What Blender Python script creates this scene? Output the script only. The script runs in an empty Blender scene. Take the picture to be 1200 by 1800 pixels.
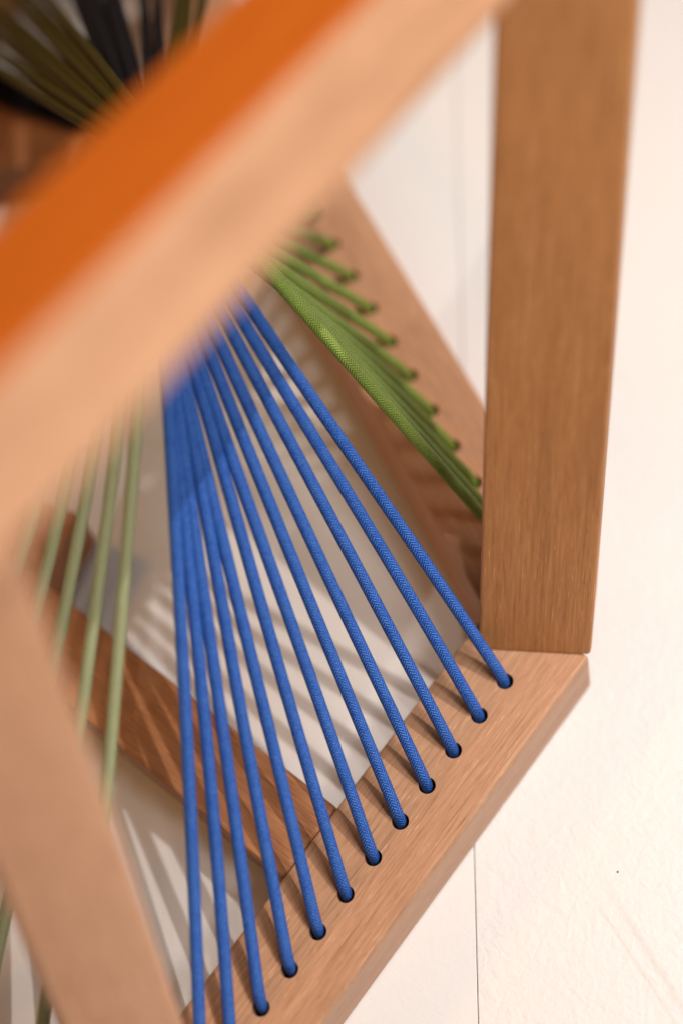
import bpy, bmesh, math, random
from mathutils import Vector as V, Matrix

random.seed(7)
scene = bpy.context.scene
col = scene.collection

# ------------------------------------------------------------------ camera
cam_d = bpy.data.cameras.new('camera')
cam = bpy.data.objects.new('camera', cam_d); col.objects.link(cam)
right = V((0.98745, 0.0, -0.15792)); down = V((-0.06954, -0.89784, -0.43479)); fwd = V((-0.14179, 0.44032, -0.88658))
m = Matrix.Identity(4)
for r in range(3):
    m[r][0] = right[r]; m[r][1] = -down[r]; m[r][2] = -fwd[r]
m.translation = V((0.03211, -0.32895, 0.88864))
cam.matrix_world = m
cam_d.sensor_fit = 'VERTICAL'; cam_d.sensor_height = 36; cam_d.sensor_width = 24; cam_d.lens = 60
cam_d.clip_start = 0.05; cam_d.clip_end = 100
cam_d.dof.use_dof = True; cam_d.dof.focus_distance = 0.872; cam_d.dof.aperture_fstop = 1.45; cam_d.dof.aperture_blades = 0
scene.camera = cam

# ------------------------------------------------------------------ ambient light of the gallery and its lamps, plus added fills
world = bpy.data.worlds.new('World'); scene.world = world; world.use_nodes = True
bg = world.node_tree.nodes['Background']; bg.inputs[0].default_value = (1.0, 0.80, 0.64, 1); bg.inputs[1].default_value = 0.14

def spot(name, target, direction, dist, watts, color, radius, cone, blend):
    d = bpy.data.lights.new(name, 'SPOT'); d.energy = watts; d.color = color; d.shadow_soft_size = radius
    d.spot_size = math.radians(cone); d.spot_blend = blend
    o = bpy.data.objects.new(name, d); col.objects.link(o)
    v = V(direction).normalized(); o.location = V(target) + v * dist
    o.rotation_euler = v.to_track_quat('Z', 'Y').to_euler()
    return o
def area(name, target, direction, dist, watts, color, size):
    d = bpy.data.lights.new(name, 'AREA'); d.energy = watts; d.color = color; d.size = size; d.shape = 'DISK'
    o = bpy.data.objects.new(name, d); col.objects.link(o)
    v = V(direction).normalized(); o.location = V(target) + v * dist
    o.rotation_euler = v.to_track_quat('Z', 'Y').to_euler()
    return o
LAMP = (1.0, 0.925, 0.865)
for lx, ly, w in ((0.46, 0.13, 106), (0.13, 0.17, 24)):      # a bank of track spots
    spot('track_spot', (0.06, 0.10, 0), (lx, ly, 1.0), 2.4, w, LAMP, 0.014, 38, 1.0)
area('overhead_fill', (0.15, 0.1, 0), (0.45, 0.10, 1.0), 1.4, 7.5, LAMP, 0.9)  # unseen overhead fill, added to soften shadows and brighten the floor
area('rail_fill', (-0.08, 0.02, 0.45), (0.66, -0.42, 0.62), 0.95, 6.5, LAMP, 0.28)  # unseen fill added close by to brighten the top rail's face
area('warm_lamp', (-0.2, 0.2, 0.25), (-0.75, 0.25, 0.75), 1.6, 6, (1.0, 0.46, 0.12), 0.30)

vs = scene.view_settings
vs.view_transform = 'Standard'; vs.look = 'None'; vs.exposure = 0; vs.gamma = 1; vs.use_curve_mapping = False
scene.cycles.use_denoising = True

# ------------------------------------------------------------------ materials
class NT:
    def __init__(self, name):
        self.m = bpy.data.materials.new(name); self.m.use_nodes = True
        self.t = self.m.node_tree; self.n = self.t.nodes; self.b = self.n['Principled BSDF']
    def node(self, typ, **kw):
        x = self.n.new(typ)
        for k, v in kw.items(): setattr(x, k, v)
        return x
    def link(self, a, b): self.t.links.new(a, b)
    def val(self, sock, v):
        if hasattr(v, 'is_output') or isinstance(v, bpy.types.NodeSocket): self.link(v, sock)
        else: sock.default_value = v
    def math(self, op, a, b=0.0, c=0.0):
        x = self.node('ShaderNodeMath', operation=op)
        for s, v in zip(x.inputs, (a, b, c)): self.val(s, v)
        return x.outputs[0]
    def mix(self, f, a, b, mode='MIX'):
        x = self.node('ShaderNodeMix', data_type='RGBA', blend_type=mode)
        self.val(x.inputs[0], f); self.val(x.inputs[6], a); self.val(x.inputs[7], b)
        return x.outputs[2]
    def noise(self, vec, scale, detail=3, rough=0.55, dist=0.0):
        x = self.node('ShaderNodeTexNoise'); self.link(vec, x.inputs['Vector'])
        x.inputs['Scale'].default_value = scale; x.inputs['Detail'].default_value = detail
        x.inputs['Roughness'].default_value = rough; x.inputs['Distortion'].default_value = dist
        return x.outputs[0]
    def ramp(self, f, stops):
        x = self.node('ShaderNodeValToRGB'); self.link(f, x.inputs[0])
        e = x.color_ramp.elements
        while len(e) < len(stops): e.new(0.5)
        for k, (p, c) in zip(e, stops): k.position = p; k.color = (*c, 1) if len(c) == 3 else c
        return x.outputs[0]
    def map(self, vec, scale=(1, 1, 1)):
        x = self.node('ShaderNodeVectorMath', operation='MULTIPLY'); self.link(vec, x.inputs[0]); x.inputs[1].default_value = scale
        return x.outputs[0]
    def bump(self, h, strength, dist):
        x = self.node('ShaderNodeBump'); self.link(h, x.inputs['Height'])
        x.inputs['Strength'].default_value = strength; x.inputs['Distance'].default_value = dist
        return x

def wood(name, dark, mid, light, rough=0.42):
    """straight-grained oiled timber: the beam's own X axis is the grain"""
    k = NT(name)
    tc = k.node('ShaderNodeTexCoord'); oi = k.node('ShaderNodeObjectInfo')
    off = k.node('ShaderNodeVectorMath', operation='ADD'); k.link(tc.outputs['Object'], off.inputs[0])
    rnd = k.math('MULTIPLY', oi.outputs['Random'], 7.0)
    cb = k.node('ShaderNodeCombineXYZ'); k.link(rnd, cb.inputs[0]); k.link(rnd, cb.inputs[1]); k.link(rnd, cb.inputs[2])
    k.link(cb.outputs[0], off.inputs[1]); p = off.outputs[0]
    broad = k.noise(k.map(p, (3, 45, 45)), 1.0, 4, 0.6, 0.6)
    grain = k.noise(k.map(p, (34, 800, 800)), 1.0, 5, 0.7, 0.3)
    fleck = k.noise(k.map(p, (95, 1400, 1400)), 1.0, 2, 0.6)
    tone = k.math('ADD', k.math('MULTIPLY', broad, 0.36), k.math('MULTIPLY', grain, 0.64))
    c = k.ramp(tone, [(0.34, dark), (0.50, mid), (0.66, light)])
    pale = k.ramp(fleck, [(0.63, (0, 0, 0)), (0.74, (1, 1, 1))])
    c = k.mix(k.math('MULTIPLY', pale, 0.45), c, tuple(min(1, x * 1.55 + .04) for x in light) + (1,))
    pore = k.ramp(fleck, [(0.27, (1, 1, 1)), (0.38, (0, 0, 0))])
    c = k.mix(k.math('MULTIPLY', pore, 0.55), c, tuple(x * 0.55 for x in dark) + (1,))
    k.link(c, k.b.inputs['Base Color'])
    k.link(k.math('ADD', k.math('MULTIPLY', grain, 0.25), rough - 0.12), k.b.inputs['Roughness'])
    h = k.math('ADD', k.math('MULTIPLY', grain, 0.6), k.math('MULTIPLY', fleck, 0.5))
    k.link(k.bump(h, 0.35, 0.0003).outputs[0], k.b.inputs['Normal'])
    k.b.inputs['Specular IOR Level'].default_value = 0.35
    return k.m

def cord_mat(name, base, fleck, spec=0.5):
    """braided sleeve: two families of strands crossing two over two under, laid out on the cord's own UVs"""
    k = NT(name)
    uv = k.node('ShaderNodeUVMap'); sp = k.node('ShaderNodeSeparateXYZ'); k.link(uv.outputs[0], sp.inputs[0])
    u = k.math('MULTIPLY', sp.outputs[0], 10.0); v = k.math('MULTIPLY', sp.outputs[1], 600.0)
    a = k.math('ADD', u, v); b = k.math('SUBTRACT', u, v)
    ia = k.math('FLOOR', a); ib = k.math('FLOOR', b)
    sel = k.math('GREATER_THAN', k.math('FLOORED_MODULO', k.math('ADD', ia, ib), 4.0), 1.5)
    fa = k.math('SINE', k.math('MULTIPLY', k.math('FRACT', a), math.pi))
    fb = k.math('SINE', k.math('MULTIPLY', k.math('FRACT', b), math.pi))
    h = k.math('ADD', k.math('MULTIPLY', fa, sel), k.math('MULTIPLY', fb, k.math('SUBTRACT', 1.0, sel)))
    tc = k.node('ShaderNodeTexCoord')
    fib = k.noise(k.map(tc.outputs['Object'], (900, 900, 900)), 1.0, 2)
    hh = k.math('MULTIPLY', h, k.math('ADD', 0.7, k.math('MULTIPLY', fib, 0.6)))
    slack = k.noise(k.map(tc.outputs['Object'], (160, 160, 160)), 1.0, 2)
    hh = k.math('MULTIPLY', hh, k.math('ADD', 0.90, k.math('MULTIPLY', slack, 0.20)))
    c = k.mix(k.ramp(hh, [(0.35, (0, 0, 0)), (1.0, (1, 1, 1))]), (*[x * 0.58 for x in base], 1), (*base, 1))  # grooves between strands shaded darker in the colour
    c = k.mix(k.math('MULTIPLY', k.ramp(hh, [(0.86, (0, 0, 0)), (1.0, (1, 1, 1))]), 0.55), c, (*fleck, 1))  # highlights on the strand crests, painted into the colour
    k.link(c, k.b.inputs['Base Color'])
    k.link(k.bump(hh, 0.75, 0.0006).outputs[0], k.b.inputs['Normal'])
    k.b.inputs['Roughness'].default_value = 0.55; k.b.inputs['Specular IOR Level'].default_value = spec
    k.b.inputs['Sheen Weight'].default_value = 0.12 * spec; k.b.inputs['Sheen Tint'].default_value = (*fleck, 1)
    return k.m

def paint_mat(name, relief):
    """white emulsion rolled on board"""
    k = NT(name)
    tc = k.node('ShaderNodeTexCoord'); p = tc.outputs['Object']
    big = k.noise(p, 9, 3); fine = k.noise(p, 330, 4, 0.6); lump = k.noise(p, 120, 2, 0.5, 0.8)
    c = k.mix(big, (0.735, 0.715, 0.705, 1), (0.775, 0.76, 0.755, 1))
    if relief > 0.5:      # two long darker streaks and a speck of dirt on the right-hand board
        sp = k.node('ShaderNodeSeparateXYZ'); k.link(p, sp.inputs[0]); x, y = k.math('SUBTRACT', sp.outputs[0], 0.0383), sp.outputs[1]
        def streak(x0, y0, x1, y1, w, fade):
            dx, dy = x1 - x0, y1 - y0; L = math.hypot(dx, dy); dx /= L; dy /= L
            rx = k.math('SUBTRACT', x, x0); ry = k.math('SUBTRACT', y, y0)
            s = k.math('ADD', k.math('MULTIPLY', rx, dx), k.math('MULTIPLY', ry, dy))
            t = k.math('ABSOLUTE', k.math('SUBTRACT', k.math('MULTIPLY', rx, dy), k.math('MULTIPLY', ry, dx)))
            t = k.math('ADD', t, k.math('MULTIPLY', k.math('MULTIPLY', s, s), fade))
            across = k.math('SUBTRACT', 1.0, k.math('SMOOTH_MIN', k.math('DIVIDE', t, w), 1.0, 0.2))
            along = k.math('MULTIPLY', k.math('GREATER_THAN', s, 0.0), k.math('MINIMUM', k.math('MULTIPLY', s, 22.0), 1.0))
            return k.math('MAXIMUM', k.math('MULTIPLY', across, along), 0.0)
        sc = k.math('ADD', k.math('MULTIPLY', streak(0.0101, -0.098, 0.0591, -0.1813, 0.0016, 0.0), 0.32),
                    k.math('MULTIPLY', streak(0.0230, -0.100, 0.0626, -0.1731, 0.0030, 0.0), 0.36))
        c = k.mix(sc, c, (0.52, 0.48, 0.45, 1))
        dd = k.math('SQRT', k.math('ADD', k.math('POWER', k.math('SUBTRACT', x, 0.0359), 2.0), k.math('POWER', k.math('SUBTRACT', y, -0.106), 2.0)))
        c = k.mix(k.math('LESS_THAN', dd, 0.0006), c, (0.10, 0.06, 0.05, 1))
    k.link(c, k.b.inputs['Base Color']); k.b.inputs['Roughness'].default_value = 0.5
    h = k.math('ADD', k.math('MULTIPLY', lump, 0.6), k.math('MULTIPLY', fine, 0.4))
    k.link(k.bump(h, 0.7 * relief, 0.0012).outputs[0], k.b.inputs['Normal'])
    return k.m

W_PALE = wood('timber_pale', (0.31, 0.156, 0.080), (0.46, 0.245, 0.136), (0.57, 0.325, 0.19))
W_PALE_LIT = wood('timber_pale_lit', (0.44, 0.215, 0.115), (0.60, 0.315, 0.18), (0.69, 0.40, 0.24))  # pale timber with lighter colours, standing in for light on shaded pieces
W_GOLD = wood('timber_gold', (0.29, 0.122, 0.040), (0.42, 0.182, 0.064), (0.53, 0.25, 0.095))
W_RED = wood('timber_red', (0.24, 0.090, 0.034), (0.39, 0.165, 0.070), (0.50, 0.235, 0.11))
ORANGE = wood('timber_orange', (0.37, 0.074, 0.000), (0.44, 0.093, 0.000), (0.51, 0.112, 0.001), 0.6)  # orange grain colours for one face of the top rail
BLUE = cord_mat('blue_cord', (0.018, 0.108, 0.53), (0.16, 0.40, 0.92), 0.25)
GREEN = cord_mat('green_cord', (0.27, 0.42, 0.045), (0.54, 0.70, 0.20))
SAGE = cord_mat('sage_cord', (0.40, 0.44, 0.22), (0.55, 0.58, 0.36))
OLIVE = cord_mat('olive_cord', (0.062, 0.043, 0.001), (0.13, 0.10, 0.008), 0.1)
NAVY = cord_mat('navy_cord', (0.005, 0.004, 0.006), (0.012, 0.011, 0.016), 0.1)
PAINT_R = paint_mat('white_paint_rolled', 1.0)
PAINT_L = paint_mat('white_paint_smooth', 0.35)
k = NT('joint_base'); k.b.inputs['Base Color'].default_value = (0.45, 0.36, 0.31, 1); k.b.inputs['Roughness'].default_value = 0.8; GAP = k.m  # brown sub-base, visible through the open joint
k = NT('steel_ring'); k.b.inputs['Base Color'].default_value = (0.35, 0.33, 0.30, 1); k.b.inputs['Metallic'].default_value = 1; k.b.inputs['Roughness'].default_value = 0.35; STEEL = k.m

# ------------------------------------------------------------------ the white painted floor, boards with an open joint
def link(name, me, parent=None, mats=()):
    o = bpy.data.objects.new(name, me); col.objects.link(o)
    for x in mats: me.materials.append(x)
    if parent: o.parent = parent
    return o
def box(bm, x0, x1, y0, y1, z0, z1):
    r = bmesh.ops.create_cube(bm, size=1)
    for v in r['verts']:
        v.co = V((x0 if v.co.x < 0 else x1, y0 if v.co.y < 0 else y1, z0 if v.co.z < 0 else z1))
    return r['verts']
bm = bmesh.new(); box(bm, -6, 6, -6, 6, -0.12, -0.0185); me = bpy.data.meshes.new('floor'); bm.to_mesh(me)
floor = link('floor', me, None, [GAP]); floor['kind'] = 'structure'
def board(x0, x1, mat):
    bm = bmesh.new(); box(bm, x0, x1, -6, 6, -0.018, 0)
    bmesh.ops.bevel(bm, geom=list(bm.edges), offset=0.0004, segments=2, affect='EDGES')
    me = bpy.data.meshes.new('floor_board'); bm.to_mesh(me)
    o = link('floor_board', me, floor, [mat]); return o
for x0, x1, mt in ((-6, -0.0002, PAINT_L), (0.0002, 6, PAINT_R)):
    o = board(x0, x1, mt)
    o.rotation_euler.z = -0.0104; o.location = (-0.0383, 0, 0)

# ------------------------------------------------------------------ the chair
chair = bpy.data.objects.new('string_chair', None); col.objects.link(chair)
chair['label'] = 'wooden chair frame strung with fans of blue, green and olive cord'
chair['category'] = 'chair'

def beam(name, p0, p1, normal, W, T, mat, cut0=None, cut1=None, holes=(), bevel=0.0022, extra=None, label=None, skew=0.0):
    """a squared timber: p0-p1 is the middle line of its face, normal the face's outward normal; it goes T deep.
    cut0/cut1: (point, normal) of the plane that trims an end; holes: places on the face drilled through"""
    p0, p1 = V(p0), V(p1); x = (p1 - p0).normalized(); z = V(normal); z = (z - x * z.dot(x)).normalized(); y = z.cross(x)
    L = (p1 - p0).length
    M = Matrix((x, y, z)).transposed().to_4x4(); M.translation = p0
    Mi = M.inverted()
    bm = bmesh.new(); vs = box(bm, 0, L, -W / 2, W / 2, -T, 0)
    for v in vs:
        if v.co.z < -T / 2: v.co.y += skew
    for end, cut in ((0, cut0), (1, cut1)):
        if not cut: continue
        cp = Mi @ V(cut[0]); cn = Mi.to_3x3() @ V(cut[1])
        for v in vs:
            if (v.co.x > L / 2) == bool(end):
                v.co.x = cp.x - (cn.y * (v.co.y - cp.y) + cn.z * (v.co.z - cp.z)) / cn.x
    bmesh.ops.bevel(bm, geom=list(bm.edges), offset=bevel, segments=3, profile=0.6, affect='EDGES')
    if extra:
        bm.normal_update()
        for f in bm.faces:
            if f.normal.y > 0.5: f.material_index = 1
    me = bpy.data.meshes.new(name); bm.to_mesh(me)
    for f in me.polygons: f.use_smooth = False
    o = link(name, me, None, [mat] + ([extra] if extra else []))
    o.matrix_world = M
    if holes:
        bc = bmesh.new()
        for h in holes:
            hl = Mi @ V(h)
            bmesh.ops.create_cone(bc, cap_ends=True, segments=28, radius1=0.0045, radius2=0.0045, depth=T * 2.4,
                                  matrix=Matrix.Translation((hl.x, hl.y, -T / 2)))
        mc = bpy.data.meshes.new('cutter'); bc.to_mesh(mc); co = link('cutter', mc); co.matrix_world = M
        md = o.modifiers.new('holes', 'BOOLEAN'); md.object = co; md.operation = 'DIFFERENCE'; md.solver = 'EXACT'
        bpy.context.view_layer.update()
        new = bpy.data.meshes.new_from_object(o.evaluated_get(bpy.context.evaluated_depsgraph_get()))
        o.modifiers.clear(); old = o.data; o.data = new; bpy.data.meshes.remove(old)
        bpy.data.objects.remove(co); bpy.data.meshes.remove(mc)
    o.parent = chair
    if label: o['label'] = label
    return o

UP = V((0, 0, 1))
ZT = 0.042
# near rail on the floor, drilled for the blue cords
ad = V((-0.6126, -0.7904, 0)); ap = V((0.7904, -0.6126, 0))
def A(s, off, z=ZT): v = ad * s + ap * off; return V((v.x, v.y, z))
blue_holes = [V((-0.0166 - 0.01409 * i, -0.0141 - 0.01818 * i, ZT)) for i in range(13)]
beam('floor_rail', A(-0.0146, -0.0058), A(0.345, -0.0058), UP, 0.060, 0.042, W_PALE, holes=blue_holes, label='floor rail drilled for the blue cords')
# rail going back, drilled for the green cords
cd = V((-0.4240, 0.9057, 0)); cp_ = V((0.9057, 0.4240, 0))
def Cc(s, off, z=ZT): v = cd * s + cp_ * off; return V((v.x, v.y, z))
green_holes = [V((-0.02867 - 0.01144 * i, 0.1043 + 0.0241 * i, 0.0415)) for i in range(-2, 13)]
beam('floor_rail', Cc(0.030, 0.0173, 0.0415), Cc(0.56, 0.0173, 0.0415), UP + V((0.10, 0.05, 0)), 0.0595, 0.0415, W_PALE_LIT, holes=green_holes, label='floor rail drilled for the green cords')
# cross rail butted to the near rail
beam('cross_rail', (-0.1252, -0.0912, 0.0418), (-0.300, 0.0528, 0.0418), UP, 0.0455, 0.036, W_RED,
     cut0=(A(0.1, -0.0361), ap))
# raking post on the corner
bd = V((0.0390, 0.1617, 0.3088)).normalized(); wd = V((0.9926, -0.1214, 0))
bb = V((-0.0006, 0.0007, ZT)); bn = wd.cross(bd).normalized()
if bn.z > 0: pass
bn = -bn if bn.y > 0 else bn
beam('post', bb, bb + bd * 0.43, bn, 0.0590, 0.036, W_GOLD, cut0=((0, 0, ZT + 0.0003), (0, 0, 1)))
# upper rail close to the lens
M0 = V((-0.13655, -0.06835, 0.47472)); M1 = V((-0.04105, 0.08968, 0.43151)); fd = (M1 - M0).normalized()
cc = V((0.59887, -0.15562, 0.78558)); ss = V((0.61992, -0.52697, -0.57697))
th = math.radians(18); pn = cc * math.cos(th) + ss * math.sin(th); wp = ss * math.cos(th) - cc * math.sin(th)
ctr = (M0 + M1) / 2 + wp * 0.0215
beam('top_rail', ctr - fd * 0.17, ctr + fd * 0.26, pn, 0.043, 0.050, W_PALE, skew=0.021, extra=ORANGE, bevel=0.004,
     cut1=(bb - (bd.cross(bn)) * 0.012 * (1 if bd.cross(bn).x > 0 else -1), bd.cross(bn)), label='top rail with orange upper face')
# raking post at the near end
e0 = V((-0.188, -0.238, ZT)); e1 = V((-0.1730, -0.0879, 0.4440)); ed = (e1 - e0).normalized()
beam('post', e0, e1, V((0.36, -0.40, 0.58)), 0.050, 0.040, W_PALE_LIT, cut0=((0, 0, ZT + 0.0003), (0, 0, 1)), bevel=0.004)
# rails on the far side of the chair
beam('floor_rail', (-0.55, 0.414, 0.0418), (-0.20, 0.3715, 0.0418), UP, 0.060, 0.042, W_RED)
beam('floor_rail', (-0.2645, 0.0825, 0.0416), (-0.42, 0.1547, 0.0416), UP, 0.044, 0.038, W_RED)
beam('floor_rail', (-0.4100, 0.4210, 0.0424), (-0.335, 0.612, 0.0424), UP, 0.050, 0.042, W_RED)
beam('floor_rail', (-0.365, 0.5777, 0.0420), (-0.150, 0.5430, 0.0420), UP, 0.050, 0.042, W_RED)
beam('floor_rail', (-0.46, -0.1445, 0.0420), (-0.205, -0.2493, 0.0420), UP, 0.050, 0.042, W_RED)

# ------------------------------------------------------------------ cords
def cord(path, mat, r=0.0032, seg=14, name='cord'):
    """a round braided cord along a smooth path"""
    n = len(path); bm = bmesh.new(); uvl = bm.loops.layers.uv.new('UVMap')
    rings = []; dist = [0.0]
    for i in range(1, n): dist.append(dist[-1] + (path[i] - path[i - 1]).length)
    up = None
    for i in range(n):
        t = (path[min(i + 1, n - 1)] - path[max(i - 1, 0)]).normalized()
        if up is None: up = t.orthogonal().normalized()
        up = (up - t * up.dot(t)).normalized(); sd = t.cross(up)
        rr = r * 1.0
        rings.append([bm.verts.new(path[i] + (up * math.cos(a) + sd * math.sin(a)) * rr) for a in [2 * math.pi * j / seg for j in range(seg)]])
    for i in range(n - 1):
        for j in range(seg):
            f = bm.faces.new((rings[i][j], rings[i][(j + 1) % seg], rings[i + 1][(j + 1) % seg], rings[i + 1][j])); f.smooth = True
            for lp, (uu, vv) in zip(f.loops, ((j, dist[i]), (j + 1, dist[i]), (j + 1, dist[i + 1]), (j, dist[i + 1]))):
                lp[uvl].uv = (uu / seg, vv)
    bm.faces.new(rings[0][::-1]); bm.faces.new(rings[-1])
    bmesh.ops.recalc_face_normals(bm, faces=list(bm.faces))
    me = bpy.data.meshes.new(name); bm.to_mesh(me)
    return link(name, me, chair, [mat])

def strung(top, hole, mat, sag=0.0012, r=0.0032):
    """taut from the ring down to a hole, over its rim and into it"""
    top, hole = V(top), V(hole)
    back = V((top.x - hole.x, top.y - hole.y, 0)).normalized()
    tdir = (top - hole).normalized()
    rim = hole + back * 0.0011 + V((0, 0, 0.0015))
    a = rim + tdir * 0.009; b = hole + back * 0.0010 - V((0, 0, 0.012))
    pts = []
    N = 26
    j1, j2 = random.uniform(-1, 1) * sag, random.uniform(-1, 1) * sag
    sidev = tdir.cross(UP).normalized()
    for i in range(N):
        t = i / (N - 1); q = top.lerp(a, t)
        q = q + V((0, 0, -1)) * (4 * t * (1 - t) * sag) + sidev * (math.sin(t * math.pi) * j1 + math.sin(t * 2 * math.pi) * j2 * 0.5)
        pts.append(q)
    for i in range(1, 11):
        t = i / 10; c1 = a - tdir * 0.0075; c2 = hole + back * 0.0010 + V((0, 0, -0.002))
        pts.append(a * (1 - t) ** 3 + c1 * 3 * t * (1 - t) ** 2 + c2 * 3 * t * t * (1 - t) + b * t ** 3)
    return cord(pts, mat, r)

for i in range(12):
    s = math.sin(math.pi * i / 12)
    top = V((-0.1579 - 0.0090 * s, 0.1782 - 0.00204 * i, 0.2481 - 0.0010 * i)) + V((0, 0, 0.003 * (i % 2)))
    strung(top, blue_holes[i], BLUE)
green_tops = [(0.1929, 0.2553), (0.1900, 0.2539), (0.1861, 0.2520), (0.1782, 0.2482), (0.1728, 0.2456), (0.1709, 0.2446), (0.1711, 0.2447), (0.1738, 0.2461),
              (0.1765, 0.2474), (0.1790, 0.2485), (0.1782, 0.2482), (0.1782, 0.2482), (0.1775, 0.2478), (0.1768, 0.2475), (0.1760, 0.2471)]
for i, h in enumerate(green_holes):
    strung(V((-0.1590, green_tops[i][0], green_tops[i][1] + 0.0016 * (i % 2))), h, GREEN)
for i, h in enumerate([(-0.2315, -0.2385), (-0.2566, -0.2281), (-0.2892, -0.2147), (-0.3152, -0.2040), (-0.3429, -0.1926), (-0.3785, -0.1779)]):
    strung(V((-0.158 - 0.003 * i, 0.172 + 0.001 * i, 0.252)), (h[0], h[1], 0.042), SAGE)
for i, h in enumerate([(-0.3862, 0.4817), (-0.3816, 0.4934), (-0.3769, 0.5051), (-0.3724, 0.5165), (-0.3678, 0.5282), (-0.3627, 0.5410), (-0.3585, 0.5517), (-0.3528, 0.5660)]):
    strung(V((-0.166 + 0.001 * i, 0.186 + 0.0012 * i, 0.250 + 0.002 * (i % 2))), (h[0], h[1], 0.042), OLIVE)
for i, h in enumerate([(-0.3168, 0.5698), (-0.3058, 0.5680), (-0.2954, 0.5664), (-0.2850, 0.5647), (-0.2747, 0.5631), (-0.2463, 0.5586), (-0.2355, 0.5568)]):
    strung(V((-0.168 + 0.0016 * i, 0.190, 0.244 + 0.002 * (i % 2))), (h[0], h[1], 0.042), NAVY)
for i, h in enumerate([(-0.2115, 0.5530), (-0.2008, 0.5513), (-0.1902, 0.5496)]):
    strung(V((-0.156 + 0.002 * i, 0.190, 0.248)), (h[0], h[1], 0.042), OLIVE)
for i, (a, b) in enumerate([((-0.3845, 0.4507, 0.060), (-0.2706, 0.3840, 0.046)), ((-0.3834, 0.4419, 0.060), (-0.2704, 0.3800, 0.046)),
                            ((-0.3825, 0.4335, 0.060), (-0.2702, 0.3760, 0.046)), ((-0.3855, 0.4597, 0.060), (-0.2708, 0.3880, 0.046))]):
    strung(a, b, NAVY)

# steel ring the cords are tied to
bm = bmesh.new(); ring = []
for i in range(40):
    a = 2 * math.pi * i / 40; c = V((math.cos(a), math.sin(a), 0))
    ring.append([bm.verts.new(V((-0.1630, 0.1740, 0.2445)) + c * (0.014 + 0.003 * math.cos(b)) + V((0, 0, 0.003 * math.sin(b)))) for b in [2 * math.pi * j / 12 for j in range(12)]])
for i in range(40):
    for j in range(12):
        f = bm.faces.new((ring[i][j], ring[(i + 1) % 40][j], ring[(i + 1) % 40][(j + 1) % 12], ring[i][(j + 1) % 12])); f.smooth = True
me = bpy.data.meshes.new('ring'); bm.to_mesh(me); link('ring', me, chair, [STEEL])
